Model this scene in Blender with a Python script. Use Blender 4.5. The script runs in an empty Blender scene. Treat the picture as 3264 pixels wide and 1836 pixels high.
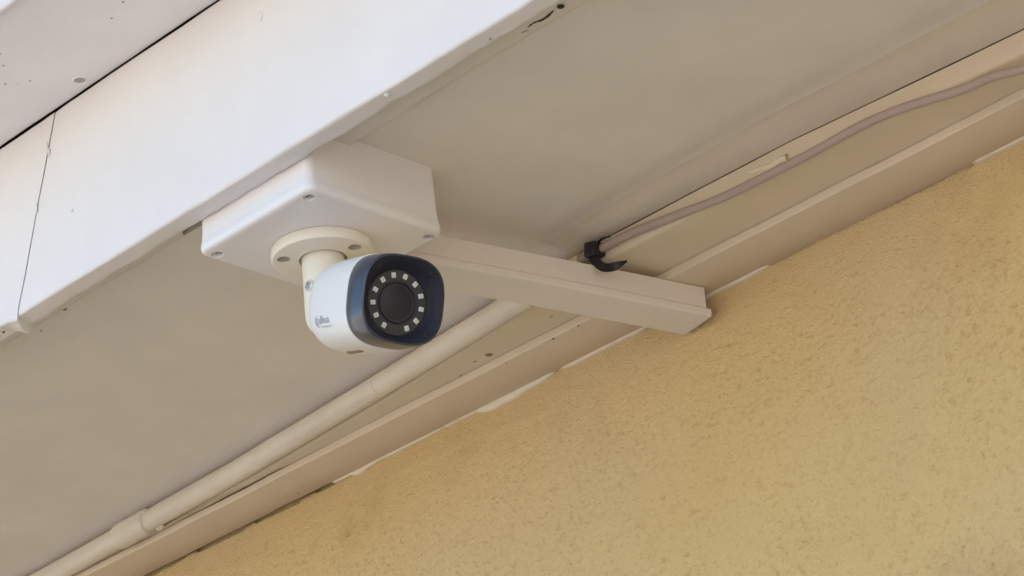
import bpy, bmesh, math, random
import numpy as np
from mathutils import Vector, Matrix

rng = np.random.default_rng(7)
random.seed(7)
SC = bpy.context.scene
COL = SC.collection
S = 2.6757                      # height of the soffit above the ground, metres

# ------------------------------------------------------------------ camera
cd = bpy.data.cameras.new("camera")
cam = bpy.data.objects.new("camera", cd)
COL.objects.link(cam)
cd.sensor_width = 36.0
cd.lens = 9869.68 / 3264 * 36.0
cd.clip_start = 0.05
cd.clip_end = 500.0
R0 = Vector((0.685822609590405, 0.7226158413810734, -0.08645052897310987))
R1 = Vector((-0.36403711148297835, 0.23776683933129622, -0.900524242637329))
R2 = Vector((-0.6301780142449723, 0.6490710869385025, 0.4261248578324601))
CAM = Vector((1.5337, -1.7463, 1.6))
cam.matrix_world = Matrix(((R0.x, -R1.x, -R2.x, CAM.x), (R0.y, -R1.y, -R2.y, CAM.y),
                           (R0.z, -R1.z, -R2.z, CAM.z), (0, 0, 0, 1)))
SC.camera = cam

# ------------------------------------------------------------------ sky, sun, exposure
SUN_ELEV = math.radians(50)
w = bpy.data.worlds.new("World")
SC.world = w
w.use_nodes = True
wn = w.node_tree
sky = wn.nodes.new("ShaderNodeTexSky")
sky.sky_type = 'NISHITA'
sky.sun_disc = False
sky.sun_elevation = SUN_ELEV
sky.sun_rotation = 0.0
sky.air_density = 1.2
sky.dust_density = 0.5
sky.ozone_density = 1.0
bg = wn.nodes["Background"]
bg.inputs[1].default_value = 0.12
wn.links.new(sky.outputs[0], bg.inputs[0])
sd = bpy.data.lights.new("sun", 'SUN')
sun = bpy.data.objects.new("sun", sd)
COL.objects.link(sun)
sd.energy = 4.0
sd.angle = math.radians(0.5)
sd.color = (1.0, 0.94, 0.86)
sun.rotation_euler = (-(math.pi / 2 - SUN_ELEV), 0, 0)   # shines from behind the house
sun.location = (0, 6, 8)
SC.view_settings.view_transform = 'Standard'
SC.view_settings.look = 'None'
SC.view_settings.gamma = 1.0
SC.view_settings.use_curve_mapping = False
SC.view_settings.exposure = 1.53
SC.cycles.max_bounces = 10
SC.cycles.diffuse_bounces = 8
SC.cycles.use_denoising = True


# ------------------------------------------------------------------ materials
def mat(name, base, rough=0.6, var=0.06, vscale=18.0, bump=0.15, bscale=350.0, bdist=0.0006,
        spec=0.4, metal=0.0, dirt=None, dirt_scale=60.0, dirt_lo=0.62, dirt_hi=0.72, stretch=None, coat=0.0):
    m = bpy.data.materials.new(name)
    m.use_nodes = True
    t = m.node_tree
    N, L = t.nodes, t.links
    b = N["Principled BSDF"]
    b.inputs["Roughness"].default_value = rough
    b.inputs["Specular IOR Level"].default_value = spec
    b.inputs["Metallic"].default_value = metal
    b.inputs["Coat Weight"].default_value = coat
    tc = N.new("ShaderNodeTexCoord")
    src = tc.outputs["Object"]
    if stretch:
        mp = N.new("ShaderNodeMapping")
        mp.inputs["Scale"].default_value = stretch
        L.new(src, mp.inputs[0])
        src = mp.outputs[0]
    n1 = N.new("ShaderNodeTexNoise")
    n1.inputs["Scale"].default_value = vscale
    n1.inputs["Detail"].default_value = 6
    n1.inputs["Roughness"].default_value = 0.62
    L.new(src, n1.inputs["Vector"])
    mr = N.new("ShaderNodeMapRange")
    mr.inputs["From Min"].default_value = 0.25
    mr.inputs["From Max"].default_value = 0.75
    mr.inputs["To Min"].default_value = 1 - var
    mr.inputs["To Max"].default_value = 1 + var
    L.new(n1.outputs["Fac"], mr.inputs["Value"])
    mul = N.new("ShaderNodeVectorMath")
    mul.operation = 'SCALE'
    mul.inputs[0].default_value = base
    L.new(mr.outputs[0], mul.inputs["Scale"])
    col = mul.outputs[0]
    if dirt:
        n2 = N.new("ShaderNodeTexNoise")
        n2.inputs["Scale"].default_value = dirt_scale
        n2.inputs["Detail"].default_value = 8
        n2.inputs["Roughness"].default_value = 0.7
        L.new(tc.outputs["Object"], n2.inputs["Vector"])
        m2 = N.new("ShaderNodeMapRange")
        m2.inputs["From Min"].default_value = dirt_lo
        m2.inputs["From Max"].default_value = dirt_hi
        L.new(n2.outputs["Fac"], m2.inputs["Value"])
        mx = N.new("ShaderNodeMix")
        mx.data_type = 'RGBA'
        L.new(m2.outputs[0], mx.inputs["Factor"])
        L.new(col, mx.inputs[6])
        mx.inputs[7].default_value = (*dirt, 1)
        col = mx.outputs[2]
    L.new(col, b.inputs["Base Color"])
    if bump > 0:
        n3 = N.new("ShaderNodeTexNoise")
        n3.inputs["Scale"].default_value = bscale
        n3.inputs["Detail"].default_value = 4
        L.new(src, n3.inputs["Vector"])
        bp = N.new("ShaderNodeBump")
        bp.inputs["Strength"].default_value = bump
        bp.inputs["Distance"].default_value = bdist
        L.new(n3.outputs["Fac"], bp.inputs["Height"])
        L.new(bp.outputs[0], b.inputs["Normal"])
    return m


M = {}
M['soffit'] = mat('soffit_paint', (0.70, 0.652, 0.602), 0.55, 0.07, 9, 0.25, 260, 0.0006,
                  dirt=(0.50, 0.42, 0.34), dirt_scale=45, dirt_lo=0.70, dirt_hi=0.80)
M['fascia'] = mat('fascia_paint', (0.73, 0.70, 0.695), 0.5, 0.045, 10, 0.3, 220, 0.0007,
                  dirt=(0.55, 0.48, 0.42), dirt_scale=70, dirt_lo=0.68, dirt_hi=0.80)
M['eave'] = mat('eave_paint', (0.87, 0.835, 0.81), 0.55, 0.05, 14, 0.3, 240, 0.0007,
                dirt=(0.40, 0.34, 0.31), dirt_scale=110, dirt_lo=0.67, dirt_hi=0.74)
M['trim'] = mat('trim_paint', (0.645, 0.548, 0.405), 0.55, 0.05, 16, 0.25, 260, 0.0006,
                dirt=(0.42, 0.33, 0.23), dirt_scale=90, dirt_lo=0.70, dirt_hi=0.78)
M['bounce_tint'] = mat('painted_bounce', (0.645, 0.565, 0.455), 0.55, 0.06, 12, 0.25, 260, 0.0006)  # tan stands in for warm bounce light on the soffit near the wall
M['pipe'] = mat('pipe_paint', (0.67, 0.61, 0.50), 0.45, 0.15, 45, 0.7, 200, 0.0010, stretch=(0.22, 1, 1),
                dirt=(0.55, 0.47, 0.37), dirt_scale=60, dirt_lo=0.66, dirt_hi=0.78)
M['caulk'] = mat('white_caulk', (0.72, 0.63, 0.48), 0.5, 0.05, 60, 0.3, 300, 0.0005)
M['box'] = mat('box_plastic', (0.755, 0.735, 0.75), 0.3, 0.012, 20, 0.06, 900, 0.0002, spec=0.5)
M['trunk'] = mat('trunking_plastic', (0.71, 0.65, 0.58), 0.4, 0.02, 20, 0.08, 600, 0.0003)
M['cream'] = mat('cream_metal', (0.735, 0.698, 0.625), 0.42, 0.02, 40, 0.1, 700, 0.0003)
M['shell'] = mat('camera_shell', (0.71, 0.705, 0.715), 0.35, 0.012, 30, 0.08, 900, 0.0002)
M['bezel'] = mat('black_bezel', (0.010, 0.020, 0.046), 0.27, 0.1, 50, 0.03, 900, 0.0001, spec=0.85)
M['face'] = mat('black_face', (0.018, 0.019, 0.031), 0.5, 0.1, 60, 0.04, 900, 0.0001, spec=0.2)
M['board'] = mat('led_board', (0.040, 0.038, 0.040), 0.5, 0.1, 90, 0.1, 800, 0.0002)
M['lens'] = mat('lens_glass', (0.022, 0.021, 0.028), 0.33, 0.05, 90, 0.0, spec=0.3)
M['barrel'] = mat('lens_barrel', (0.020, 0.020, 0.026), 0.35, 0.1, 90, 0.05, 800, 0.0001)
M['led'] = mat('led_package', (0.66, 0.66, 0.63), 0.35, 0.08, 400, 0.0)
M['die'] = mat('led_die', (0.52, 0.51, 0.47), 0.3, 0.08, 400, 0.0)
M['steel'] = mat('zinc_steel', (0.62, 0.62, 0.62), 0.28, 0.1, 300, 0.1, 900, 0.0001, metal=1.0)
M['black'] = mat('black_nylon', (0.012, 0.012, 0.016), 0.42, 0.1, 90, 0.1, 500, 0.0002, spec=0.4)
M['cable'] = mat('cable_sheath', (0.40, 0.315, 0.27), 0.5, 0.05, 60, 0.1, 500, 0.0002)
M['print'] = mat('grey_print', (0.36, 0.38, 0.42), 0.5, 0.05, 60, 0.0)
M['smudge'] = mat('grey_speck', (0.42, 0.385, 0.37), 0.8, 0.2, 300, 0.0)
M['soot'] = mat('crack_dirt', (0.05, 0.036, 0.028), 0.9, 0.2, 200, 0.0)
M['stain'] = mat('brown_speck', (0.24, 0.17, 0.11), 0.8, 0.25, 300, 0.0)
M['roof'] = mat('roof_tile', (0.30, 0.16, 0.10), 0.8, 0.2, 4, 0.3, 40, 0.004)
M['ground'] = mat('paving', (0.43, 0.370, 0.308), 0.85, 0.15, 1.5, 0.4, 60, 0.004)


def wall_material():
    m = mat('yellow_render', (0.615, 0.455, 0.220), 0.75, 0.035, 7, 1.0, 520, 0.0019, spec=0.25,
            dirt=(0.50, 0.35, 0.165), dirt_scale=5.5, dirt_lo=0.56, dirt_hi=0.72)
    t = m.node_tree
    N, L = t.nodes, t.links
    b = N["Principled BSDF"]
    src = b.inputs["Base Color"].links[0].from_socket
    tc = N.new("ShaderNodeTexCoord")
    nz = N.new("ShaderNodeTexNoise")
    nz.inputs["Scale"].default_value = 3.1
    nz.inputs["Detail"].default_value = 3
    L.new(tc.outputs["Object"], nz.inputs["Vector"])
    mr = N.new("ShaderNodeMapRange")
    mr.inputs["From Min"].default_value = 0.42
    mr.inputs["From Max"].default_value = 0.62
    mr.inputs["To Max"].default_value = 0.55
    L.new(nz.outputs["Fac"], mr.inputs["Value"])
    mx = N.new("ShaderNodeMix")
    mx.data_type = 'RGBA'
    L.new(mr.outputs[0], mx.inputs["Factor"])
    L.new(src, mx.inputs[6])
    mx.inputs[7].default_value = (0.60, 0.465, 0.285, 1)        # sun-bleached patches
    # grime caught in the pores and float drags
    mp = N.new("ShaderNodeMapping")
    mp.inputs["Rotation"].default_value = (0, math.radians(22), 0)
    mp.inputs["Scale"].default_value = (0.5, 1, 1)
    L.new(tc.outputs["Object"], mp.inputs[0])
    n5 = N.new("ShaderNodeTexNoise")
    n5.inputs["Scale"].default_value = 270
    n5.inputs["Detail"].default_value = 2.5
    L.new(mp.outputs[0], n5.inputs["Vector"])
    m5 = N.new("ShaderNodeMapRange")
    m5.inputs["From Min"].default_value = 0.62
    m5.inputs["From Max"].default_value = 0.74
    m5.inputs["To Max"].default_value = 0.38
    L.new(n5.outputs["Fac"], m5.inputs["Value"])
    m6 = N.new("ShaderNodeMix")
    m6.data_type = 'RGBA'
    L.new(m5.outputs[0], m6.inputs["Factor"])
    L.new(mx.outputs[2], m6.inputs[6])
    m6.inputs[7].default_value = (0.36, 0.25, 0.115, 1)
    L.new(m6.outputs[2], b.inputs["Base Color"])
    return m


M['wall'] = wall_material()


# ------------------------------------------------------------------ helpers
def smooth_noise1(x, seed, scale):
    """1-D value noise, cubic-smoothed, -1..1"""
    r = np.random.default_rng(seed).uniform(-1, 1, 4096)
    q = np.asarray(x, float) / scale + 1000.0
    i = np.floor(q).astype(int)
    f = q - i
    f = f * f * (3 - 2 * f)
    return r[i % 4096] * (1 - f) + r[(i + 1) % 4096] * f


def noise2(x, y, seed, scale):
    r = np.random.default_rng(seed).uniform(-1, 1, (512, 512))
    qx, qy = x / scale + 200.0, y / scale + 200.0
    ix, iy = np.floor(qx).astype(int), np.floor(qy).astype(int)
    fx, fy = qx - ix, qy - iy
    fx = fx * fx * (3 - 2 * fx)
    fy = fy * fy * (3 - 2 * fy)
    a = r[ix % 512, iy % 512] * (1 - fx) + r[(ix + 1) % 512, iy % 512] * fx
    b = r[ix % 512, (iy + 1) % 512] * (1 - fx) + r[(ix + 1) % 512, (iy + 1) % 512] * fx
    return a * (1 - fy) + b * fy


def empty(name, loc, label, cat, group=None):
    o = bpy.data.objects.new(name, None)
    COL.objects.link(o)
    o.location = loc
    o.empty_display_size = 0.02
    o['label'] = label
    o['category'] = cat
    if group:
        o['group'] = group
    return o


def root_loc(o):
    p = Vector((0, 0, 0))
    while o is not None:
        p += o.location
        o = o.parent
    return p


def tidy(me, angle=32, smooth=True):
    bm = bmesh.new()
    bm.from_mesh(me)
    bmesh.ops.recalc_face_normals(bm, faces=bm.faces)
    lim = math.radians(angle)
    for f in bm.faces:
        f.smooth = smooth
    for e in bm.edges:
        if len(e.link_faces) == 2 and e.calc_face_angle(0) > lim:
            e.smooth = False
    bm.to_mesh(me)
    bm.free()


def obj(name, vf, m, parent=None, angle=32, smooth=True, label=None, kind=None, keep_normals=False):
    v, f = vf
    o = bpy.data.objects.new(name, bpy.data.meshes.new(name))
    COL.objects.link(o)
    if parent is not None:
        o.parent = parent
        q = root_loc(parent)
    else:
        q = Vector((0, 0, 0))
    o.data.from_pydata([tuple(Vector(p) - q) for p in v], [], f)
    o.data.materials.append(M[m] if isinstance(m, str) else m)
    if not keep_normals:
        tidy(o.data, angle, smooth)
    o.data.update()
    if label:
        o['label'] = label
    if kind:
        o['kind'] = kind
    return o


def join(*vfs):
    V, F = [], []
    for v, f in vfs:
        k = len(V)
        V += [tuple(p) for p in v]
        F += [[i + k for i in q] for q in f]
    return V, F


def loft(secs, caps=(True, True), closed=True):
    n = len(secs[0])
    V = [tuple(p) for s in secs for p in s]
    F = []
    for a in range(len(secs) - 1):
        for i in range(n if closed else n - 1):
            j = (i + 1) % n
            F.append([a * n + i, a * n + j, (a + 1) * n + j, (a + 1) * n + i])
    if caps[0]:
        F.append(list(range(n))[::-1])
    if caps[1]:
        k = (len(secs) - 1) * n
        F.append([k + i for i in range(n)])
    return V, F


def rrect(hx, hy, r, n=6):
    P = []
    for cx, cy, a0 in ((hx - r, hy - r, 0), (-hx + r, hy - r, 90), (-hx + r, -hy + r, 180), (hx - r, -hy + r, 270)):
        for k in range(n + 1):
            a = math.radians(a0 + 90 * k / n)
            P.append((cx + r * math.cos(a), cy + r * math.sin(a)))
    return P


def sellipse(a, b, e, n=72):
    P = []
    for k in range(n):
        t = 2 * math.pi * k / n
        c, s = math.cos(t), math.sin(t)
        P.append((a * math.copysign(abs(c) ** (2 / e), c), b * math.copysign(abs(s) ** (2 / e), s)))
    return P


def frame_secs(o, ax, ay, an, items):
    """items: (distance along an, 2-D profile) -> 3-D sections"""
    o, ax, ay, an = Vector(o), Vector(ax), Vector(ay), Vector(an)
    return [[o + an * d + ax * p[0] + ay * p[1] for p in prof] for d, prof in items]


def lathe(o, ax, ay, an, prof, n=40, caps=(True, True)):
    """prof: list of (radius, distance along an)"""
    return loft(frame_secs(o, ax, ay, an, [(d, [(r * math.cos(2 * math.pi * k / n), r * math.sin(2 * math.pi * k / n))
                                              for k in range(n)]) for r, d in prof]), caps)


def tube(pts, r, n=14, caps=(True, True)):
    pts = [Vector(p) for p in pts]
    secs = []
    for i, p in enumerate(pts):
        t = (pts[min(i + 1, len(pts) - 1)] - pts[max(i - 1, 0)]).normalized()
        a = Vector((0, 0, 1)).cross(t)
        if a.length < 1e-4:
            a = Vector((1, 0, 0))
        a.normalize()
        b = t.cross(a)
        rr = r(i) if callable(r) else r
        secs.append([p + a * rr * math.cos(2 * math.pi * k / n) + b * rr * math.sin(2 * math.pi * k / n) for k in range(n)])
    return loft(secs, caps)


def spline(P, per=8):
    P = [np.array(p, float) for p in P]
    Q = [2 * P[0] - P[1]] + P + [2 * P[-1] - P[-2]]
    out = []
    for i in range(1, len(Q) - 2):
        a, b, c, d = Q[i - 1], Q[i], Q[i + 1], Q[i + 2]
        for k in range(per):
            t = k / per
            out.append(0.5 * (2 * b + (c - a) * t + (2 * a - 5 * b + 4 * c - d) * t * t + (3 * b - a - 3 * c + d) * t ** 3))
    out.append(P[-1])
    return out


def box(x0, x1, y0, y1, z0, z1):
    V = [(x, y, z) for x in (x0, x1) for y in (y0, y1) for z in (z0, z1)]
    F = [[0, 1, 3, 2], [4, 6, 7, 5], [0, 4, 5, 1], [2, 3, 7, 6], [0, 2, 6, 4], [1, 5, 7, 3]]
    return V, F


def blob(c, rx, ry, rz, seed, n=14, rough=0.25, nrm=None):
    """uneven squashed lump"""
    r = random.Random(seed)
    V, F = [], []
    m = n // 2
    ph = [(r.uniform(0, 6.28), r.uniform(0, 6.28)) for _ in range(3)]
    for i in range(m + 1):
        t = math.pi * i / m
        for k in range(n):
            a = 2 * math.pi * k / n
            s = 1 + rough * sum(math.sin((q + 2) * a + p[0]) * math.sin((q + 1) * t + p[1]) for q, p in enumerate(ph)) / 2
            V.append((c[0] + rx * s * math.sin(t) * math.cos(a), c[1] + ry * s * math.sin(t) * math.sin(a), c[2] + rz * s * math.cos(t)))
    for i in range(m):
        for k in range(n):
            j = (k + 1) % n
            F.append([i * n + k, i * n + j, (i + 1) * n + j, (i + 1) * n + k])
    return V, F


def cut(o, cutters):
    """boolean difference with temporary cutter meshes, applied"""
    tmp = []
    for vf in cutters:
        c = obj('cutter', vf, 'soot', None)
        c.location = -root_loc(o)
        tmp.append(c)
    # work in the object's local space
    p, l = o.parent, o.location.copy()
    o.parent = None
    o.location = (0, 0, 0)
    for c in tmp:
        md = o.modifiers.new('cut', 'BOOLEAN')
        md.operation = 'DIFFERENCE'
        md.solver = 'EXACT'
        md.object = c
    dg = bpy.context.evaluated_depsgraph_get()
    me = bpy.data.meshes.new_from_object(o.evaluated_get(dg))
    old = o.data
    o.modifiers.clear()
    o.data = me
    me.name = o.name
    bpy.data.meshes.remove(old)
    o.parent, o.location = p, l
    for c in tmp:
        d = c.data
        bpy.data.objects.remove(c)
        bpy.data.meshes.remove(d)
    tidy(o.data)


def Zs(p):
    """scene point from (x, y, height relative to the soffit)"""
    return (p[0], p[1], S + p[2])


XS = np.concatenate([np.linspace(-3.5, -1.05, 20), np.arange(-1.0, 0.85, 0.005), np.linspace(0.9, 3.5, 22)])

# ------------------------------------------------------------------ ground, house body, roof
gnd = obj('ground', ([(-150, -150, 0), (150, -150, 0), (150, 150, 0), (-150, 150, 0)], [[0, 1, 2, 3]]), 'ground', kind='structure')

house = empty('house_wall', (0, 0, 0), 'rough plastered yellow house wall under the white eaves, filling the lower right', 'wall')


def wall_front():
    xs = np.concatenate([np.linspace(-5, -0.8, 12), np.arange(-0.76, 0.50, 0.00095), np.linspace(0.55, 5, 12)])
    zs = np.concatenate([np.linspace(-S, -0.45, 8), np.arange(-0.42, -0.0280, 0.00095), np.array([-0.02675, -0.02674])])
    X, Zq = np.meshgrid(xs, zs, indexing='ij')
    A = np.zeros_like(X)
    # broad trowelled undulation, sandy grain stretched along the float's sweep
    A += 0.0011 * noise2(X, Zq, 1, 0.09) + 0.0007 * noise2(X, Zq, 2, 0.03)
    tex = np.clip(0.40 + (-0.055 - Zq) * 10, 0.25, 1.0) * (0.85 + 0.30 * noise2(X, Zq, 3, 0.06))

    def oct_(ang, sx, sz, seed):
        c, q = math.cos(ang), math.sin(ang)
        return noise2((X * c + Zq * q) / sx, (-X * q + Zq * c) / sz, seed, 1.0)
    f = 0.42 * oct_(0.35, 0.0075, 0.0048, 4) + 0.58 * oct_(-0.5, 0.0042, 0.0030, 5) + 0.52 * oct_(0.9, 0.0026, 0.0020, 6) + 0.20 * oct_(0.1, 0.0017, 0.0014, 7)
    # floated sand render: flattened high spots, open irregular hollows left between them
    A += tex * (0.00125 * np.minimum(f, 0.30) - 0.0016 * np.clip(-0.34 - f, 0, 1))
    # plaster step below the soffit
    edge = -0.0475 - 0.010 * np.clip((X + 0.29) / 0.16, 0, 1) + 0.002 * smooth_noise1(X, 8, 0.02)
    fade = np.clip((X + 0.36) / 0.06, 0, 1) * np.clip((-0.10 - X) / 0.05, 0, 1)
    A += 0.0012 * fade / (1 + np.exp(-(Zq - edge) / 0.0009)) * np.exp(-np.clip(Zq - edge, 0, 1) / 0.012)
    # pits, trowel lips and drags
    r = np.random.default_rng(11)
    x0, z0, h = -0.76, -0.42, 0.00095
    ix0 = int(np.searchsorted(xs, x0))
    iz0 = int(np.searchsorted(zs, z0))

    def stamp(cx, cz, ra, rb, ang, dep, kind):
        k = int(max(ra, rb) * 3 / h) + 1
        i, j = ix0 + int((cx - x0) / h), iz0 + int((cz - z0) / h)
        a, b, c, d = max(i - k, 0), min(i + k, len(xs)), max(j - k, 0), min(j + k, len(zs))
        if b <= a or d <= c:
            return
        xx, zz = X[a:b, c:d] - cx, Zq[a:b, c:d] - cz
        p = xx * math.cos(ang) + zz * math.sin(ang)
        q = -xx * math.sin(ang) + zz * math.cos(ang)
        e = np.exp(-(p / ra) ** 2 - (q / rb) ** 2)
        if kind == 0:
            A[a:b, c:d] -= dep * e
        else:                                   # lip: a raised roll with a sharp undercut lower side
            A[a:b, c:d] += dep * e * np.where(q < 0, 1.0 * np.clip(1 + q / rb, -1, 1), 1.0 - 0.2 * q / rb)
    for _ in range(900):
        sz = r.uniform(0.0008, 0.0017)
        stamp(r.uniform(-0.75, 0.49), -0.035 - 0.37 * r.uniform() ** 0.85, sz * r.uniform(1, 1.8), sz, r.normal(0.1, 0.4), r.uniform(0.0005, 0.0016), 0)
    for _ in range(70):
        stamp(r.uniform(-0.7, 0.48), r.uniform(-0.40, -0.05), r.uniform(0.0014, 0.0024), 0.0014, r.uniform(-0.5, 0.5), r.uniform(0.0020, 0.0034), 0)
    for _ in range(1000):
        stamp(r.uniform(-0.75, 0.49), -0.05 - 0.36 * r.uniform(), r.uniform(0.0022, 0.0062), r.uniform(0.0009, 0.0018), r.normal(0.2, 0.8), r.uniform(0.0005, 0.0014), 1)
    for _ in range(70):
        stamp(r.uniform(-0.6, 0.48), r.uniform(-0.38, -0.06), r.uniform(0.005, 0.012), 0.0011, r.choice([0.7, -0.1, 0.3]), 0.0020, 0)
    A[:ix0 + 2, :] *= 0.5
    zt = -0.02675 + 0.0034 * np.clip((xs + 0.36) / 0.03, 0, 1)
    for a, b in ((602, 645), (798, 838), (974, 1032)):
        xa, xb = np.interp((a, b), [479, 1300], [-0.6815, -0.3126])
        zt += 0.0034 * np.clip((xs - xa) / 0.004, 0, 1) * np.clip((xb - xs) / 0.004, 0, 1)
    zt += 0.0004 * smooth_noise1(xs, 9, 0.03) * (xs < -0.36)
    Zq[:, -2] = zt
    Zq[:, -1] = zt
    A[:, -1] = -0.006
    V = np.stack([X, -A, Zq + S], -1).reshape(-1, 3)
    nx, nz = X.shape
    idx = np.arange(nx * nz).reshape(nx, nz)
    F = np.stack([idx[:-1, :-1], idx[1:, :-1], idx[1:, 1:], idx[:-1, 1:]], -1).reshape(-1, 4)
    me = bpy.data.meshes.new('plaster')
    me.vertices.add(len(V))
    me.vertices.foreach_set('co', V.ravel())
    me.loops.add(F.size)
    me.loops.foreach_set('vertex_index', F.ravel().astype(np.int32))
    me.polygons.add(len(F))
    me.polygons.foreach_set('loop_start', np.arange(0, F.size, 4, dtype=np.int32))
    me.polygons.foreach_set('use_smooth', np.ones(len(F), dtype=bool))
    me.update(calc_edges=True)
    me.materials.append(M['wall'])
    o = bpy.data.objects.new('plaster', me)
    COL.objects.link(o)
    o.parent = house
    return o


wall_front()
obj('masonry', box(-5, 5, 0.005, 7.5, 0, S + 0.3), 'wall', house)

RB = S + 0.268
roof = obj('roof', ([(-5.3, -0.62, RB), (5.3, -0.62, RB), (-5.3, 8.2, RB), (5.3, 8.2, RB),
                     (-5.3, -0.62, RB + 0.06), (5.3, -0.62, RB + 0.06), (-5.3, 8.2, RB + 0.06), (5.3, 8.2, RB + 0.06),
                     (-5.3, 3.8, RB + 1.7), (5.3, 3.8, RB + 1.7)],
                    [[0, 1, 3, 2], [0, 4, 5, 1], [2, 3, 7, 6], [4, 8, 9, 5], [6, 7, 9, 8], [0, 2, 6, 8, 4], [1, 5, 9, 7, 3]]),
           'roof', kind='structure', smooth=False)

# ------------------------------------------------------------------ soffit
soffit = empty('soffit', (0, -0.2, S), 'smooth beige painted soffit under the eaves, between white fascia board and yellow wall', 'soffit')


def ye(x):
    return np.interp(x, [-3.5, -0.77, -0.459, -0.237, -0.09, -0.02, 0.05, 0.10, 0.25, 0.34, 0.46, 0.8, 3.5],
                     [-0.046, -0.046, -0.059, -0.076, -0.092, -0.104, -0.1085, -0.1085, -0.1075, -0.101, -0.0935, -0.09, -0.09])


def soffit_edge(x):
    return float(ye(x)) + 0.0004 * float(smooth_noise1(x, 120, 0.05)) - 0.0007


def strip_spread(x):
    return 1.0 + 0.5 * min(1, max(0, (x - 0.05) / 0.4))           # the hollow widens to the right


def soffit_z(x, ys):
    e = soffit_edge(x)
    bul = np.exp(-((ys + 0.262) / 0.075) ** 2)
    z = -0.0020 * bul * (0.7 + 0.3 * smooth_noise1(x, 21, 0.5)) * min(1, max(0.15, (x + 0.5) / 0.6))
    z = z + 0.0004 * noise2(np.full_like(ys, x), ys, 22, 0.07) * np.clip((e - ys) / 0.05, 0, 1)
    k = min(1, max(0.0, (x + 0.03) / 0.10))
    k = k * k * (3 - 2 * k)
    q = (ys - e) / strip_spread(x)
    return z + k * (0.0042 * np.exp(-((q + 0.030) / 0.0165) ** 2) * np.clip(-q / 0.01, 0, 1) - 0.0004 * np.exp(-(q / 0.016) ** 2))


def soffit_sheet():
    secs = []
    for x in XS:
        e = soffit_edge(x)
        b = e if x < 0.02 else e - 0.030 * strip_spread(x)
        ys = np.concatenate([[-0.3885], np.linspace(-0.384, -0.205, 46), np.linspace(-0.202, b, 60)])
        z = soffit_z(x, ys)
        lo = [(x, y, S + h) for y, h in zip(ys, z)]
        secs.append(lo + [(x, b + 0.0003, S + z[-1] + 0.001), (x, b + 0.0006, S + 0.010), (x, -0.004, S + 0.010), (x, -0.3885, S + 0.012)])
    return loft(secs)


def bounce_strip():
    """soffit strip next to the trim, right of the trunking, with warm bounce light painted in"""
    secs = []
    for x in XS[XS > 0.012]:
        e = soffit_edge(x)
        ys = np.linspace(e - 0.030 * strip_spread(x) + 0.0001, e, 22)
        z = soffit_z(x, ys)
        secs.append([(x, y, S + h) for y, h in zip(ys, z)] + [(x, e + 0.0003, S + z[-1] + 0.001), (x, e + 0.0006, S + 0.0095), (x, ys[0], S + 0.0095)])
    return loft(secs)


obj('soffit_panel', soffit_sheet(), 'soffit', soffit, angle=40)


def batten():
    secs = []
    for x in XS:
        nz = 0.0004 * smooth_noise1(x, 31, 0.03)
        if x < -0.128:
            yi, zb = -0.3888, 0.0 + nz * 0.3
        elif x < -0.03:
            yi, zb = -0.3950 + 0.0004 * smooth_noise1(x, 33, 0.01), -0.0008 + nz
        else:
            k = max(0.0, min(1.0, (x - 0.10) / 0.22))
            yi = -0.3865 + 0.004 * k + 0.0006 * smooth_noise1(x, 32, 0.02) * (0.4 + k)
            zb = -0.0062 * (1 - k) - 0.0022 * k + nz
        rr = 0.0012 if x < 0.1 else 0.0012 + 0.004 * min(1, (x - 0.1) / 0.2)
        dz = zb
        secs.append([(x, -0.430, S + dz), (x, yi - rr * 2.2, S + dz + nz), (x, yi - rr * 0.8, S + dz + 0.00015 + nz), (x, yi - rr * 0.2, S + dz * 0.75),
                     (x, yi + rr * 0.4 if x > 0.1 else yi, S + min(dz * 0.3, 0.0004)), (x, yi + (rr * 0.6 if x > 0.1 else 0), S + 0.006), (x, -0.430, S + 0.006)])
    return loft(secs)


obj('batten', batten(), 'soffit', soffit, angle=50)


def ribbon(pts, w, th, seed, z0):
    """thin ragged strip on the soffit plane, pts are (x, y)"""
    r = random.Random(seed)
    P = spline([(p[0], p[1], 0) for p in pts], 6)
    V, F = [], []
    n = len(P)
    for i, p in enumerate(P):
        t = P[min(i + 1, n - 1)] - P[max(i - 1, 0)]
        t = t / np.linalg.norm(t)
        nn = np.array([-t[1], t[0], 0])
        k = w * math.sin(math.pi * (i + 0.5) / n) ** 0.6 * r.uniform(0.6, 1.2)
        for s in (-1, 1):
            q = p + nn * k * s * 0.5
            V.append((q[0], q[1], S + z0))
    for i in range(n - 1):
        F.append([2 * i, 2 * i + 1, 2 * i + 3, 2 * i + 2])
    k = len(V)
    V += [(a, b, c + th) for a, b, c in V]
    F += [[i + k for i in f[::-1]] for f in F]
    return V, F


obj('crack', ribbon([(0.259, -0.3935), (0.266, -0.3945), (0.2725, -0.3925), (0.279, -0.3928), (0.286, -0.3945)], 0.0024, 0.0004, 3, -0.0037), 'soot', soffit)
obj('crack', ribbon([(0.251, -0.392), (0.257, -0.3905)], 0.0011, 0.0004, 4, -0.0036), 'soot', soffit)
obj('nail_hole', lathe(Zs((0.2926, -0.3940, -0.0030)), (1, 0, 0), (0, 1, 0), (0, 0, -1), [(0.0026, 0), (0.0026, 0.0006), (0.0021, 0.0010)], 14), 'soot', soffit)
for i, (x, y, s) in enumerate(((-0.2449, -0.2788, 0.0011), (-0.2864, -0.3870, 0.0016), (-0.33, -0.3795, 0.0009))):
    obj('speck', blob(Zs((x, y, -0.0002)), s * 1.5, s * 0.7, 0.0003, 40 + i, 10), 'stain', soffit)

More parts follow.
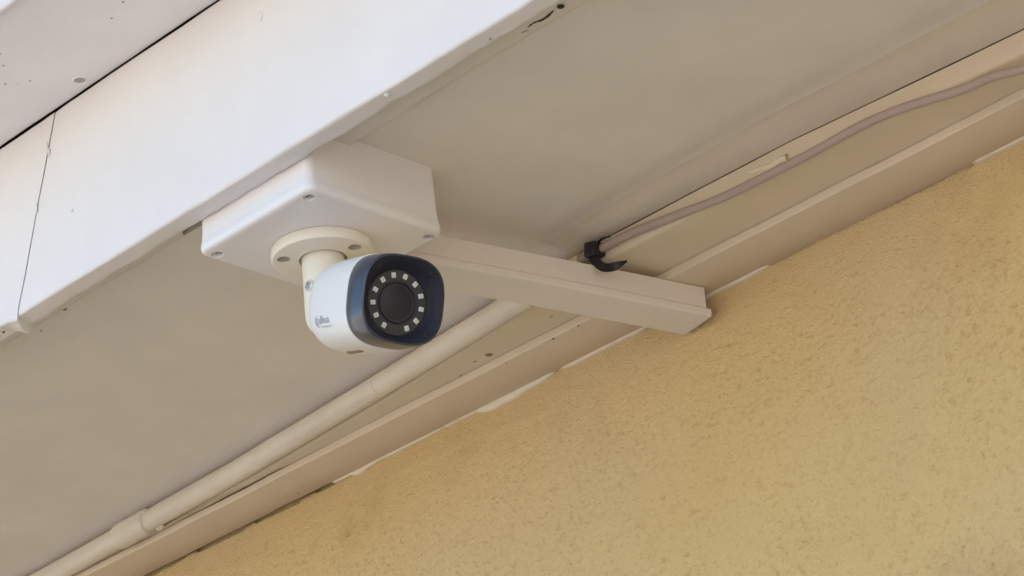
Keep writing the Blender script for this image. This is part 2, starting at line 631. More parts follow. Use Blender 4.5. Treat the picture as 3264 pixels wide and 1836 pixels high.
# ------------------------------------------------------------------ fascia boards
YF, YBK, ZB, ZT = -0.4498, -0.4315, -0.0300, 0.1268
fascia = empty('fascia', (0, YF, S + ZB), 'white painted fascia board along the eave edge with a split joint at left', 'fascia board')


def fascia_profile():
    P = []
    r = 0.0030
    for k in range(7):                                  # front lower round
        a = math.radians(180 + 90 * k / 6)
        P.append((YF + r + r * math.cos(a), ZB + r + r * math.sin(a)))
    for y in np.linspace(YF + 0.006, YBK - 0.002, 5):
        P.append((y, ZB))
    P += [(YBK - 0.0006, ZB + 0.0004), (YBK, ZB + 0.0016), (YBK, ZT - 0.001), (YF + 0.002, ZT), (YF + 0.0007, ZT - 0.0006), (YF, ZT - 0.002)]
    for z in np.linspace(ZT - 0.01, ZB + 0.008, 20):
        P.append((YF, z))
    return np.array(P)


FP = fascia_profile()
XJ = -0.2138


def joint_x(y, z):
    return XJ + (z - 0.112) * 0.362 - (y - YF) * 0.66


def fascia_board(side):
    """side +1: the long board right of the joint, -1: the board left of it"""
    if side > 0:
        ts = np.concatenate([np.arange(0, 0.95, 0.005), np.linspace(1.0, 3.7, 20)])
    else:
        ts = -np.concatenate([np.arange(0, 0.75, 0.005), np.linspace(0.8, 3.3, 20)])
    secs = []
    y, z = FP[:, 0], FP[:, 1]
    g = 0.0009 + 0.0003 * smooth_noise1(z, 50, 0.007) * np.clip((z - 0.03) / 0.04, 0, 1) - 0.0007 * np.exp(-((z - 0.052) / 0.006) ** 2)
    g = np.maximum(g, 0.00018) + np.where(z < ZB + 0.001, 0.0007 * np.clip((y - YF) / 0.01, 0, 1), 0)
    for t in ts:
        wgt = math.exp(-abs(t) / 0.12)
        xx = XJ + t + (joint_x(y, z) - XJ) * wgt + side * g * 0.5 * math.exp(-abs(t) / 0.006)
        # brush-thick paint: the lower back arris wanders, the front is slightly uneven
        dz = np.zeros_like(z)
        dy = np.zeros_like(z)
        low = z < ZB + 0.006
        back = (z < ZB + 0.003) & (y > YBK - 0.004)
        dz = dz + np.where(low, 0.0005 * smooth_noise1(xx, 51 + side, 0.03) + 0.00025 * smooth_noise1(xx, 53, 0.008), 0)
        dz = dz + np.where(back, 0.0006 * smooth_noise1(xx, 55 + side, 0.014) + 0.0003 * smooth_noise1(xx, 57, 0.005), 0)
        dy = dy + np.where(back, 0.0012 * smooth_noise1(xx, 58 + side, 0.02) + 0.0006 * smooth_noise1(xx, 59, 0.006), 0)
        dy = dy + np.where(y < YF + 0.001, 0.0005 * noise2(xx, z, 60, 0.06) + 0.00018 * noise2(xx, z, 61, 0.012), 0)
        if side < 0:                                    # swollen, dripped end of the left board
            k = math.exp(-(t / 0.018) ** 2)
            dz = dz - np.where(low, 0.0038 * k, 0) - np.where((y > YF + 0.007) & low, 0.0016 * k, 0)
            dy = dy + np.where(back, 0.004 * math.exp(-(t / 0.012) ** 2), 0)
        else:
            rag = 0.0006 * math.exp(-abs(t) / 0.004)
            dy = dy + np.where(y < YF + 0.001, rag, 0)
        secs.append([(a, b, c) for a, b, c in zip(xx, y + dy, S + z + dz)])
    return loft(secs)


fb = obj('fascia_board', fascia_board(1), 'fascia', fascia, angle=45, label='long white board right of the joint')
fb2 = obj('fascia_board', fascia_board(-1), 'fascia', fascia, angle=45, label='short white board left of the joint')


def jp(z, dx, dy=-0.0003):
    return (joint_x(YF, z) + dx, YF + dy, S + z)


for i, (z, dx, rx, rz) in enumerate(((0.099, -0.0018, 0.0014, 0.0045), (0.094, 0.0024, 0.0014, 0.0030), (0.0515, 0.0001, 0.0012, 0.004))):
    obj('filler', blob(jp(z, dx), rx, 0.0006, rz, 70 + i, 12, 0.5), 'fascia', fb2)
for i, (x, z, s) in enumerate(((0.045, 0.0905, 0.0026), (-0.19, 0.03, 0.001), (0.02, 0.119, 0.0008))):
    obj('paint_drip', blob((x, YF - 0.0001, S + z), s * 0.8, 0.0005, s * 1.3, 90 + i, 12, 0.5), 'fascia', fb)
obj('nail_head', lathe(Zs((0.1665, -0.4440, -0.0292)), (1, 0, 0), (0, 1, 0), (0.1, 0.1, -1), [(0.0024, 0), (0.0024, 0.0012), (0.0014, 0.0022), (0.0004, 0.0026)], 12), 'fascia', fb)
obj('speck', blob(Zs((0.265, -0.4375, -0.0303)), 0.0009, 0.0008, 0.0004, 95, 8), 'stain', fb)
for i, (x, y) in enumerate(((-0.296, -0.4475), (-0.291, -0.444))):
    obj('speck', blob(Zs((x, y, -0.0328)), 0.0014, 0.0011, 0.0008, 97 + i, 8), 'soot', fb2)

# ------------------------------------------------------------------ overhanging roof edge board
eave = empty('eave_board', (0, -0.51, S + 0.129), 'weathered off-white board overhanging the fascia, across the top left corner', 'eave board')


def eave_underside():
    ys = np.linspace(-0.5690, -0.4490, 30)
    secs = []
    for x in XS:
        z = 0.1290 + 0.0005 * noise2(np.full_like(ys, x), ys, 101, 0.05) + 0.00015 * noise2(np.full_like(ys, x), ys, 102, 0.01)
        lo = [(x, y, S + q) for y, q in zip(ys, z)]
        secs.append(lo + [(x, -0.4490, S + 0.147), (x, -0.5690, S + 0.147)])
    return loft(secs)


obj('underside', eave_underside(), 'eave', eave, angle=45)


def eave_edge():
    secs = []
    for x in XS:
        n_ = 0.0006 * float(smooth_noise1(x, 104, 0.03))
        b = [(-0.5705, 0.1265), (-0.5715, 0.1250), (-0.5722, 0.1248), (-0.5740, 0.1250), (-0.5752, 0.1258), (-0.5758, 0.1275), (-0.5758, 0.262), (-0.5705, 0.262)]
        secs.append([(x, y, S + z + (n_ if z < 0.2 else 0)) for y, z in b])
    return loft(secs)


obj('edge_board', eave_edge(), 'fascia', eave, angle=40)
hx, hy = -0.1607, -0.4605
pl = obj('plugged_hole', lathe((hx, hy, S + 0.1290), (1, 0, 0), (0, 1, 0), (0, 0, -1), [(0.0062, -0.0006), (0.0060, 0.0005), (0.0054, 0.0009), (0.0047, 0.0006), (0.0043, -0.0004)], 22, (False, False)), 'eave', eave)
obj('plug', lathe((hx, hy, S + 0.1290), (1, 0, 0), (0, 1, 0), (0, 0, -1), [(0.0046, -0.0006), (0.0044, 0.0002)], 22), 'smudge', pl)
r_ = random.Random(5)
for i in range(13):
    s = r_.uniform(0.0005, 0.0012)
    obj('speck', blob((r_.uniform(-0.24, 0.02), r_.uniform(-0.560, -0.49), S + 0.1288), s * r_.uniform(0.8, 1.8), s, 0.0004, 110 + i, 8), 'smudge', eave)

# ------------------------------------------------------------------ cornice trim along the wall
corn = empty('cornice_trim', (0, -0.05, S), 'beige stepped wooden trim where soffit meets yellow wall, crossed by cable trunking', 'trim')
Z1, Z2, YL = -0.0185, -0.0255, -0.0520


obj('bounce_strip', bounce_strip(), 'bounce_tint', corn, angle=40)


def upper_trim():
    secs = []
    for x in XS:
        e = float(ye(x)) + 0.0004 * float(smooth_noise1(x, 120, 0.05))
        n_ = 0.0003 * float(smooth_noise1(x, 121, 0.04))
        r = 0.0035
        yin = YL + 0.0005 + 0.005 * min(1, max(0, (x + 0.42) / 0.12))
        P = [(yin + 0.0005, -0.0007), (e + 0.0004, -0.0007 + n_), (e, -0.0010 + n_)]
        P += [(e, -0.008), (e - 0.0002, -0.0105), (e, Z1 + r * 1.6)]
        for k in range(1, 6):
            a = math.radians(180 + 90 * k / 5)
            P.append((e + r * 1.2 + r * 1.2 * math.cos(a), Z1 + r + r * math.sin(a) + n_ * 0.5))
        P += [(e + (YL - e) * 0.4, Z1 + n_), (YL - 0.004, Z1), (yin, Z1), (yin + 0.0005, Z1 + 0.0005)]
        secs.append([(x, a, S + b) for a, b in P])
    return loft(secs)


obj('upper_board', upper_trim(), 'trim', corn, angle=45)


def lower_trim():
    secs = []
    for x in XS:
        e = YL + 0.0005 * float(smooth_noise1(x, 140, 0.06)) + 0.0002 * float(smooth_noise1(x, 141, 0.01))
        gap = 0.00085 + 0.0005 * float(smooth_noise1(x, 142, 0.05)) + 0.0002 * float(smooth_noise1(x, 143, 0.008))
        gap = gap * (0.10 + 0.8 * min(1, max(0, (-0.30 - x) / 0.35))) + 0.00012 * float(smooth_noise1(x, 147, 0.004))
        n_ = 0.0003 * float(smooth_noise1(x, 144, 0.05))
        r = 0.0014
        ch = 0.0001 + 0.0005 * min(1, max(0, (-0.36 - x) / 0.1))
        yi = -0.0026 + 0.0005 * float(smooth_noise1(x, 145, 0.03)) + 0.0034 * min(1, max(0, (x + 0.34) / 0.03))
        P = [(yi, Z1 - 0.0012), (e + 0.003, Z1 - max(gap, 0.00002)), (e + 0.0006, Z1 - max(gap, 0.00002) - ch * 0.2), (e, Z1 - max(gap, 0.00002) - ch)]
        P += [(e, Z2 + r)]
        for k in range(1, 5):
            a = math.radians(180 + 90 * k / 4)
            P.append((e + r + r * math.cos(a), Z2 + r + r * math.sin(a)))
        P += [(e * 0.5, Z2 + n_), (yi - 0.001, Z2 + n_ * 0.5), (yi, Z2 + 0.0007)]
        secs.append([(x, a, S + b) for a, b in P])
    return loft(secs)


obj('lower_board', lower_trim(), 'trim', corn, angle=45)


def px_x(px):
    return float(np.interp(px, [100, 479, 1300, 2058, 3264, 3600], [-0.852, -0.6815, -0.3126, -0.0114, 0.3843, 0.49]))


def bead(xa, xb, hfun, seed, proud=0.0016):
    xs = np.arange(xa, xb, 0.0022)
    secs = []
    for x in xs:
        t = (x - xa) / max(xb - xa, 1e-6)
        en = max(0.06, min(1, t / 0.12, (1 - t) / 0.12)) ** 0.7
        h = hfun(x) * en * (1 + 0.16 * float(smooth_noise1(x, seed, 0.012)))
        d = proud * en * (1 + 0.2 * float(smooth_noise1(x, seed + 1, 0.015)))
        zt = Z2 + 0.0002
        P = [(-0.0005 + 0.002, zt + 0.0022), (-0.0026, zt + 0.0022), (-0.0028 - d * 0.2, zt), (-0.0018 - d, zt - h * 0.30), (-0.0014 - d, zt - h * 0.7), (-0.0008 - d * 0.5, zt - h * 0.95), (0.002, zt - h)]
        secs.append([(x, a, S + b) for a, b in P])
    return loft(secs)


def wide(c, wd, h, base):
    def f(x):
        t = (x - px_x(c)) / wd
        return base + h * (math.exp(-(t / 0.55) ** 2) if t < 0 else math.exp(-(t / 1.25) ** 2))
    return f


for i, (a, b, hf) in enumerate((
        (1085, 1175, lambda x: 0.0015),
        (1130, 1235, wide(1160, 0.012, 0.0030, 0.0017)), (1215, 1440, lambda x: 0.0017), (1430, 1570, lambda x: 0.0014),
        (1530, 1785, wide(1600, 0.038, 0.0044, 0.0020)), (1800, 2066, lambda x: 0.0023), (2230, 2480, lambda x: 0.0021), (3110, 3300, lambda x: 0.0014))):
    obj('caulk', bead(px_x(a), px_x(b), hf, 150 + i), 'caulk', corn, angle=60)
# chips, nail holes and an insect husk on the trim
for i, (x, y, z, a, b) in enumerate(((-0.1356, -0.0624, Z1, 0.0036, 0.0028), (-0.152, -0.0632, Z1, 0.0017, 0.0007), (-0.0515, -0.0709, Z1, 0.0019, 0.0006),
                                     (-0.1797, -0.0541, Z1, 0.0019, 0.0006), (-0.0714, -0.0500, Z2, 0.0013, 0.0011), (-0.0415, -0.0505, Z2, 0.0011, 0.0010),
                                     (-0.1288, -0.0500, Z2, 0.0008, 0.0007), (-0.445, -0.012, Z2, 0.0009, 0.0007))):
    obj('chip', blob(Zs((x, y, z - 0.0001)), a, b, 0.0004, 170 + i, 10, 0.5), 'stain' if i != 4 else 'soot', corn)
# peeling flake of old paint on the outer edge of the upper board, above the cable


def flake():
    V, F = [], []
    n = 14
    for i in range(n + 1):
        t = i / n
        x = 0.2035 + 0.040 * t
        zt = -0.0075 + 0.0006 * math.sin(9 * t) - 0.002 * t
        h = 0.0012 + 0.0048 * min(1, t * 2.2) + 0.0007 * math.sin(14 * t)
        for k in range(4):
            q = k / 3
            y = float(ye(x)) - 0.0004 - 0.0018 * math.sin(math.pi * q) * (0.4 + t)
            V.append((x, y, S + zt - h * q))
    for i in range(n):
        for k in range(3):
            a = i * 4 + k
            F.append([a, a + 1, a + 5, a + 4])
    m = len(V)
    V += [(a, b + 0.0003, c) for a, b, c in V]
    F += [[i + m for i in f[::-1]] for f in F]
    return V, F


obj('paint_flake', flake(), 'caulk', corn)

# ------------------------------------------------------------------ painted conduit pipe
pipe = empty('conduit_pipe', (-0.4, -0.07, S - 0.011), 'beige painted conduit pipe with a coupling, running below the soffit left of the trunking', 'pipe')


def yc(x):
    return float(np.interp(x, [-3.5, -0.77, -0.459, -0.237, -0.07, 0.0], [-0.0595, -0.0600, -0.0730, -0.0897, -0.1040, -0.1095]))


def cond(x0, x1, r, seed, step=0.006):
    xs = np.arange(x0, x1 + 1e-6, step)
    n = 22
    secs = []
    for x in xs:
        y, z = yc(x), -0.0125
        s = []
        for k in range(n):
            a = 2 * math.pi * k / n
            rr = r * (1 + 0.018 * float(noise2(np.array(x), np.array(a * 0.02), seed, 0.02)))
            s.append((x, y + rr * math.cos(a), S + z + rr * math.sin(a)))
        secs.append(s)
    return loft(secs)


obj('pipe_length', cond(-1.6, -0.604, 0.0101, 180), 'pipe', pipe, angle=50)
obj('pipe_length', cond(-0.604, -0.040, 0.0101, 181), 'pipe', pipe, angle=50)
obj('sleeve', cond(-0.045, 0.028, 0.0088, 182), 'trim', pipe, angle=50)


def coupling():
    xs = np.concatenate([[-0.6415, -0.6410, -0.6400], np.arange(-0.638, -0.5975, 0.003), [-0.5965, -0.5955, -0.5950]])
    rs = [0.0104, 0.0118, 0.0123] + [0.0125] * (len(xs) - 6) + [0.0123, 0.0118, 0.0104]
    n = 24
    secs = []
    for x, r in zip(xs, rs):
        y = yc(x)
        s = []
        for k in range(n):
            a = 2 * math.pi * k / n
            sh = -0.006 * math.cos(a + 0.6) if x > -0.615 else 0.003 * math.sin(a)      # ragged, paint-bridged ends
            rr = r * (1 + 0.012 * float(noise2(np.array(x), np.array(a * 0.02), 183, 0.015)))
            s.append((x + sh * 0.5, y + rr * math.cos(a), S - 0.0125 + rr * math.sin(a)))
        secs.append(s)
    return loft(secs)


cp = obj('coupling', coupling(), 'pipe', pipe, angle=50)
for i, (x, da, s) in enumerate(((-0.592, 2.6, 0.0022), (-0.5895, 2.45, 0.0016), (-0.587, -1.0, 0.0030), (-0.582, -1.1, 0.0024), (-0.642, 2.75, 0.0017), (-0.644, 2.2, 0.0014))):
    a = da
    obj('paint_lump', blob((x, yc(x) + 0.0104 * math.cos(a), S - 0.0125 + 0.0104 * math.sin(a)), s * 1.6, s * 0.6, s * 0.7, 190 + i, 10, 0.4), 'pipe', cp)
obj('seam', cond(-0.2445, -0.2425, 0.01032, 199, 0.0005), 'caulk', pipe)

# ------------------------------------------------------------------ cable on the right
CAB = [(0.012, -0.1125, -0.0125), (0.0341, -0.1128, -0.0105), (0.0541, -0.1128, -0.0098), (0.0878, -0.1124, -0.0103), (0.1364, -0.1122, -0.0155),
       (0.1839, -0.1118, -0.0200), (0.2422, -0.1110, -0.0207), (0.2742, -0.1106, -0.0207), (0.3119, -0.1080, -0.0180),
       (0.3411, -0.1060, -0.0185), (0.3693, -0.1036, -0.0213), (0.4036, -0.1010, -0.0262), (0.4311, -0.0992, -0.0275),
       (0.4642, -0.0975, -0.0335), (0.52, -0.095, -0.034), (0.7, -0.094, -0.026), (1.2, -0.094, -0.026)]
cab = obj('cable', tube(spline([Zs(p) for p in CAB], 7), lambda i: 0.0035 + 0.00012 * float(smooth_noise1(i, 201, 3)), 14), 'cable', None, angle=60)
cab['label'] = 'dull mauve cable sagging along the trim, right of the black tie'
cab['category'] = 'cable'

# ------------------------------------------------------------------ black cable tie
tie = empty('cable_tie', Zs((0.045, -0.113, -0.011)), 'black nylon cable tie cinched round the cable above the trunking, curled tail hanging', 'cable tie')


def strap_band():
    """wide band wrapped round the cable"""
    c = Vector(Zs((0.0440, -0.1130, -0.0104)))
    ax = Vector((0.0200, 0.0002, 0.0007)).normalized()
    a1 = Vector((0, -1, 0))
    a2 = ax.cross(a1).normalized()
    secs = []
    for d, rr in ((-0.0062, 0.0046), (-0.0056, 0.0062), (0.0, 0.0064), (0.0056, 0.0062), (0.0062, 0.0046)):
        secs.append([c + ax * d + a1 * rr * math.cos(t) * 1.05 + a2 * rr * math.sin(t) for t in np.linspace(0, 2 * math.pi, 26)[:-1]])
    return loft(secs)


obj('band', strap_band(), 'black', tie, angle=40)


def headblock():
    c = Zs((0.0455, -0.1195, -0.0110))
    secs = []
    for d, k in ((-0.0052, 0.82), (-0.0044, 1.0), (0.0044, 1.0), (0.0052, 0.82)):
        secs.append([(c[0] + d * 1.1 + p[1] * 0.15, c[1] + p[0] * k, c[2] + p[1] * k - d * 0.25) for p in rrect(0.0032, 0.0062, 0.0012, 3)])
    return loft(secs)


obj('head', headblock(), 'black', tie, angle=40)


def flat_strip(pts, wd, th, wdir):
    P = spline(pts, 6)
    n = len(P)
    wv = Vector(wdir).normalized()
    secs = []
    for i, p in enumerate(P):
        t = Vector(P[min(i + 1, n - 1)] - P[max(i - 1, 0)]).normalized()
        b = t.cross(wv).normalized()
        u_ = b.cross(t).normalized()
        k = wd(i / (n - 1)) if callable(wd) else wd
        p = Vector(p)
        secs.append([p + u_ * k + b * th, p - u_ * k + b * th, p - u_ * k - b * th, p + u_ * k - b * th])
    return loft(secs)


obj('tail', flat_strip([Zs(p) for p in ((0.0455, -0.1200, -0.0135), (0.0490, -0.1205, -0.0205), (0.0530, -0.1212, -0.0272), (0.0590, -0.1222, -0.0328), (0.0655, -0.1212, -0.0352), (0.0718, -0.1185, -0.0345), (0.0775, -0.1150, -0.0328))],
                        lambda t: 0.0036 if t < 0.75 else 0.0036 * max(0.12, 1 - (t - 0.75) * 3.2), 0.0006, (1, 0.35, 0.45)), 'black', tie, angle=40)
obj('tail', flat_strip([Zs(p) for p in ((0.0475, -0.1155, -0.0060), (0.0525, -0.1165, -0.0052), (0.0570, -0.1165, -0.0045), (0.0625, -0.1150, -0.0052))],
                        lambda t: 0.0016 * (1 - 0.6 * t), 0.0006, (0, 1, 0.4)), 'black', tie, angle=40)
obj('tail', flat_strip([Zs(p) for p in ((0.0405, -0.1165, -0.0150), (0.0425, -0.1165, -0.0200), (0.0445, -0.1160, -0.0240))],
                        0.0014, 0.0006, (1, 0, 0.2)), 'black', tie, angle=40)

# ------------------------------------------------------------------ cable trunking from junction box to wall
trk = empty('cable_trunking', Zs((0.03, -0.16, -0.0262)), 'straight beige plastic cable trunking from the junction box across to the yellow wall', 'cable trunking')
TD = Vector((0.203, 1.0, 0)).normalized()
TP = Vector((TD.y, -TD.x, 0))                       # towards +x


def trunk_point(y):
    return Vector((0.0270 + (y + 0.2234) * 0.203, y, 0))


def trunk_secs(prof, y0, y1, n=40, bend=True):
    secs = []
    for k in range(n + 1):
        y = y0 + (y1 - y0) * k / n
        p = trunk_point(y)
        wv = 0.0004 * math.sin(9 * y + 1) if bend else 0
        dz = 0.0009 * math.sin((y + 0.30) / 0.30 * math.pi) if bend else 0
        secs.append([(p.x + TP.x * (a + wv), p.y + TP.y * (a + wv), S + b + dz) for a, b in prof])
    return secs


TW = 0.0395
body_p = [(-TW + 0.0012, -0.0262), (-0.0012, -0.0262), (-0.0007, -0.0266), (-0.0007, -0.0443), (-0.0011, -0.0445), (-0.0011, -0.0474), (-TW + 0.0020, -0.0474), (-TW + 0.0020, -0.0446), (-TW + 0.0007, -0.0443), (-TW + 0.0007, -0.0266)]
obj('trunking_body', loft(trunk_secs(body_p, -0.306, -0.0165)), 'trunk', trk)
lid_p = [(-TW, -0.0452), (-0.0002, -0.0452), (0.0002, -0.0456)]
for k in range(6):
    a = math.radians(0 - 90 * k / 5)
    lid_p.append((-0.0022 + 0.0022 * math.cos(a), -0.0495 + 0.0022 * math.sin(a)))
for k in range(6):
    a = math.radians(270 - 90 * k / 5)
    lid_p.append((-TW + 0.0022 + 0.0022 * math.cos(a), -0.0495 + 0.0022 * math.sin(a)))
obj('trunking_lid', loft(trunk_secs(lid_p, -0.306, -0.0128)), 'trunk', trk)

# ------------------------------------------------------------------ junction box
BC = Vector((0.0010, -0.3655, 0))
jb = empty('junction_box', Zs((BC.x, BC.y, -0.056)), 'square off-white plastic junction box under the soffit, four screws in its lid', 'junction box')
bsec = []
for d, h, r in ((-0.0005, 0.0622, 0.0060), (-0.0405, 0.0630, 0.0062)):
    bsec.append([(BC.x + p[0], BC.y + p[1], S + d) for p in rrect(h, h + 0.0014, r, 7)])
obj('box_body', loft(bsec), 'box', jb)
lsec = []
for d, h, r in ((-0.0380, 0.0615, 0.0060), (-0.0400, 0.0632, 0.0064), (-0.0440, 0.0634, 0.0066), (-0.0462, 0.0637, 0.0070), (-0.0480, 0.0643, 0.0075), (-0.0510, 0.0646, 0.0078), (-0.0530, 0.0645, 0.0078),
                (-0.0545, 0.0638, 0.0076), (-0.0555, 0.0627, 0.0070), (-0.0560, 0.0611, 0.0065)):
    lsec.append([(BC.x + p[0], BC.y + p[1], S + d) for p in rrect(h, h + 0.0014, r, 7)])
lid = obj('box_lid', loft(lsec), 'box', jb, angle=40)
SCR = [(0.0535, 0.0592), (0.0535, -0.0565), (-0.0555, -0.0540), (-0.0555, 0.0592)]
EX, EY, EZ = Vector((1, 0, 0)), Vector((0, 1, 0)), Vector((0, 0, 1))
cut(lid, [lathe((BC.x + a, BC.y + b, S - 0.0495), EX, EY, -EZ, [(0.0045, 0), (0.0045, 0.0058), (0.0049, 0.0065), (0.0049, 0.009)], 24) for a, b in SCR])


def cross_screw(c, ax, ay, an, r, h):
    """pan head with a cross recess: head disc ring plus four raised quadrants"""
    parts = [lathe(c, ax, ay, an, [(r, 0), (r, h * 0.55)], 24)]
    g = r * 0.17
    for q in range(4):
        P = []
        a0 = q * math.pi / 2
        for k in range(7):
            t = a0 + math.asin(g / (r * 0.96)) + (math.pi / 2 - 2 * math.asin(g / (r * 0.96))) * k / 6
            P.append((r * 0.96 * math.cos(t), r * 0.96 * math.sin(t)))
        d = g * math.sqrt(2)
        P.append((d * math.cos(a0 + math.pi / 4), d * math.sin(a0 + math.pi / 4)))
        s0 = frame_secs(c, ax, ay, an, [(h * 0.4, P), (h * 0.9, P), (h, [(x * 0.86 + 0.08 * P[3][0], y * 0.86 + 0.08 * P[3][1]) for x, y in P])])
        parts.append(loft(s0))
    return join(*parts)


for i, (a, b) in enumerate(SCR):
    t = 0.5 + i * 1.1
    axx, ayy = Vector((math.cos(t), math.sin(t), 0)), Vector((-math.sin(t), math.cos(t), 0))
    obj('screw', cross_screw((BC.x + a, BC.y + b, S - 0.0517), axx, ayy, Vector((0.06, -0.04, -1)).normalized(), 0.0041, 0.0024), 'steel', lid)

# ------------------------------------------------------------------ security camera
FC = Vector((-0.0040, -0.3600, S - 0.056))            # centre of the flange on the box lid
ccam = empty('security_camera', FC, 'white bullet security camera with black face and ring of lights, hanging from junction box', 'security camera')
fl = obj('flange', lathe(FC, EX, EY, -EZ, [(0.0372, -0.0002), (0.0385, 0.0004), (0.0387, 0.0012), (0.0386, 0.0078), (0.0380, 0.0088), (0.0368, 0.0092), (0.0182, 0.0092), (0.0180, 0.0086), (0.0178, 0.0045), (0.0158, 0.0045)], 72), 'cream', ccam, angle=50)
cut(fl, [lathe(FC + Vector((0.0298 * math.cos(a), 0.0298 * math.sin(a), -0.002)), EX, EY, -EZ, [(0.0072, -0.0004), (0.0072, 0.0068), (0.0050, 0.0069), (0.0050, 0.010)], 26)
         for a in (math.radians(-121), math.radians(11), math.radians(131))])

AZ, EL = -0.2292, -0.3407
n_ = Vector((math.cos(EL) * math.cos(AZ), math.cos(EL) * math.sin(AZ), math.sin(EL)))
u_ = EZ.cross(n_).normalized()
v_ = n_.cross(u_)
CF = Vector((0.0919, -0.3792, S - 0.1434))           # centre of the light ring
AX = Vector((FC.x, FC.y + 0.001, 0))

# arm: round post that ends in a rounded knuckle around the body's rear neck
arm_prof = [(0.0156, 0.0040), (0.0160, 0.0048), (0.0160, 0.0300), (0.0161, 0.0510), (0.0159, 0.0560), (0.0151, 0.0602), (0.0132, 0.0642), (0.0100, 0.0672), (0.0055, 0.0690), (0.001, 0.0696)]
arm = obj('arm', lathe(FC, EX, EY, -EZ, arm_prof, 44), 'cream', ccam, angle=45)
NK = CF - n_ * 0.104
neck = obj('neck', lathe(NK, u_, v_, n_, [(0.0140, 0.0), (0.0150, 0.006), (0.0150, 0.016), (0.021, 0.0225), (0.024, 0.028)], 40), 'cream', ccam, angle=50)
# clamp screw on the side of the arm
sdir = (-R0 * 0.66 - R2 * 0.75)
sdir.z = 0
sdir.normalize()
sp = Vector((FC.x, FC.y, S - 0.0905)) + sdir * 0.0152
sax = EZ.cross(sdir).normalized()
obj('screw_boss', lathe(sp, sax, EZ, sdir, [(0.0046, 0), (0.0046, 0.0014), (0.0042, 0.0019), (0.0036, 0.0019), (0.0034, 0.0004)], 26), 'cream', arm)
obj('screw', cross_screw(sp, (sax + EZ * 0.3).normalized(), (EZ - sax * 0.3).normalized(), sdir, 0.0033, 0.0017), 'steel', arm)

CB = CF + v_ * 0.0014
# white shell, from the rear dome to the bezel
ssec = []
for d, a, e in ((-0.0815, 0.0200, 2.1), (-0.0806, 0.0262, 2.15), (-0.0788, 0.0298, 2.25), (-0.0758, 0.0323, 2.4), (-0.0715, 0.0338, 2.5), (-0.0660, 0.0345, 2.55), (-0.0500, 0.0349, 2.7), (-0.0250, 0.0351, 2.8),
                (-0.0135, 0.0352, 2.85), (-0.0122, 0.0351, 2.85), (-0.0116, 0.0346, 2.85), (-0.0116, 0.0330, 2.85)):
    ssec.append((d, sellipse(a - 0.0004, a - 0.0012, e, 88)))
shell = obj('shell', loft(frame_secs(CB, u_, v_, n_, ssec)), 'shell', ccam, angle=35)
# drain slot cover under the shell
slot = [(-0.020, 0), (0.020, 0)]
obj('slot_cover', loft(frame_secs(CB - n_ * 0.050 - v_ * 0.0335 - u_ * 0.004, n_, u_, -v_, [(-0.001, rrect(0.011, 0.0022, 0.002, 5)), (0.0006, rrect(0.011, 0.0022, 0.002, 5)), (0.0010, rrect(0.0102, 0.0017, 0.0016, 5))])), 'stain', shell)

# black bezel with a dished face
bsec2 = []
for d, a, e in ((-0.0130, 0.0325, 2.85), (-0.0120, 0.0338, 2.85), (-0.0110, 0.0342, 2.85), (0.0000, 0.0338, 2.85), (0.0080, 0.0331, 2.85), (0.0095, 0.0328, 2.85), (0.0099, 0.0324, 2.85), (0.0100, 0.0314, 2.85)):
    bsec2.append((d, sellipse(a, a - 0.0009, e, 88)))
bz = obj('bezel', loft(frame_secs(CB, u_, v_, n_, bsec2), (True, False)), 'bezel', ccam, angle=30)
fsec = [(d, [(x, y + 0.0014 * k) for x, y in sellipse(a, a - 0.0009 * k, e, 88)]) for d, a, e, k in
        ((0.0100, 0.0314, 2.85, 1), (0.0096, 0.0306, 2.8, 1), (0.0082, 0.0286, 2.4, 0.8), (0.0040, 0.0260, 2.1, 0.4), (0.0012, 0.0242, 2.0, 0), (0.0008, 0.0236, 2.0, 0), (-0.0010, 0.0234, 2.0, 0))]
face = obj('face_plate', loft(frame_secs(CF, u_, v_, n_, fsec), (False, True)), 'face', ccam, angle=40)
obj('light_board', lathe(CF, u_, v_, n_, [(0.0233, -0.0006), (0.0233, 0.0001), (0.0150, 0.0001)], 64), 'board', ccam)
for a, b in ((0.0222, -0.0222), (-0.0222, -0.0222), (-0.0222, 0.0222), (0.0222, 0.0222)):
    obj('face_screw', lathe(CF + u_ * a + v_ * (b + 0.001), u_, v_, n_, [(0.0028, 0.0050), (0.0028, 0.0088), (0.0022, 0.0090), (0.0018, 0.0084)], 20), 'lens', face)
lens = obj('lens', lathe(CF, u_, v_, n_, [(0.0152, -0.0004), (0.0152, 0.0012), (0.0148, 0.0017), (0.0142, 0.0017), (0.0138, 0.0012), (0.0136, 0.0002), (0.0130, -0.0002)], 60), 'barrel', ccam, angle=30)
obj('glass', lathe(CF, u_, v_, n_, [(0.0133, -0.0008), (0.0131, 0.0000), (0.0110, 0.0004), (0.0080, 0.0008), (0.0040, 0.0011), (0.0004, 0.0012)], 48), 'lens', lens, angle=60)
led_mesh = die_mesh = None
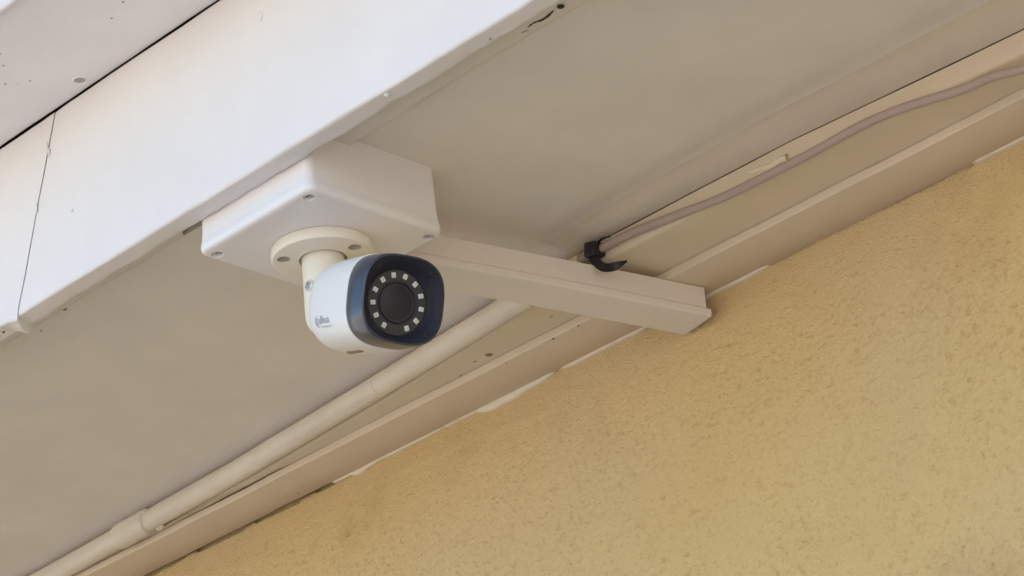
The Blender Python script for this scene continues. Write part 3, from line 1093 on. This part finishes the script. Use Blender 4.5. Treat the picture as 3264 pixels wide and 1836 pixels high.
for k in (0, 1, 2, 3, 4, 5, 6, 8, 9, 10, 11, 12):
    a = math.radians(104.59) - 2 * math.pi * k / 13
    er = u_ * math.cos(a) + v_ * math.sin(a)
    tw = random.uniform(-0.12, 0.12)
    et = -u_ * math.sin(a) + v_ * math.cos(a)
    c = CF + er * 0.0196
    er, et = er * math.cos(tw) + et * math.sin(tw), et * math.cos(tw) - er * math.sin(tw)
    ld = obj('led', loft(frame_secs(c, er, et, n_, [(-0.0003, rrect(0.0019, 0.00165, 0.0004, 2)), (0.0010, rrect(0.0019, 0.00165, 0.0004, 2)), (0.0012, rrect(0.0017, 0.00145, 0.0004, 2))])), 'led', ccam)
    obj('led_chip', loft(frame_secs(c, er, et, n_, [(0.0010, rrect(0.0007, 0.0007, 0.0002, 1)), (0.0015, rrect(0.0007, 0.0007, 0.0002, 1))])), 'die', ld)


# printed maker's mark on the shell: curved swoosh and lettering, wrapped on the side
def wrap(pt):
    """(along axis forward, up) -> point on the shell's outer left side"""
    sx, sy = pt
    e, ha, hb = 2.72, 0.03450, 0.03372
    hv = min(abs(sy - 0.0014), 0.033)
    uu = -ha * (1 - (hv / hb) ** e) ** (1 / e)
    return CF + n_ * sx + v_ * sy + u_ * (uu - 0.00040)


def text_vf(body, size, ox, oy, sxs=1.0):
    cu = bpy.data.curves.new('t', 'FONT')
    cu.body = body
    cu.size = size
    cu.resolution_u = 3
    cu.offset = size * 0.012
    o = bpy.data.objects.new('t', cu)
    COL.objects.link(o)
    dg = bpy.context.evaluated_depsgraph_get()
    me = bpy.data.meshes.new_from_object(o.evaluated_get(dg))
    V = [wrap((ox + v.co.x * sxs, oy + v.co.y)) for v in me.vertices]
    F = [list(p.vertices) for p in me.polygons]
    bpy.data.objects.remove(o)
    bpy.data.curves.remove(cu)
    bpy.data.meshes.remove(me)
    return V, F


OX, OY = -0.0595, -0.0160
V1 = text_vf('alhua', 0.0078, OX + 0.0035, OY, 1.12)
sw, sf = [], []
for k in range(15):
    t = math.radians(115 + 150 * k / 14)
    wd = 0.0008 * math.sin(math.pi * (k + 0.4) / 14.8)
    for rr in (0.0042 + wd, 0.0042 - wd):
        sw.append(wrap((OX + 0.0050 + rr * 1.15 * math.cos(t), OY + 0.0018 + rr * math.sin(t))))
for k in range(14):
    sf.append([2 * k, 2 * k + 1, 2 * k + 3, 2 * k + 2])
V2 = text_vf('TECHNOLOGY', 0.0020, OX + 0.0070, OY - 0.0030, 1.25)
obj('printed_mark', join(V1, (sw, sf), V2), 'print', shell, keep_normals=True)
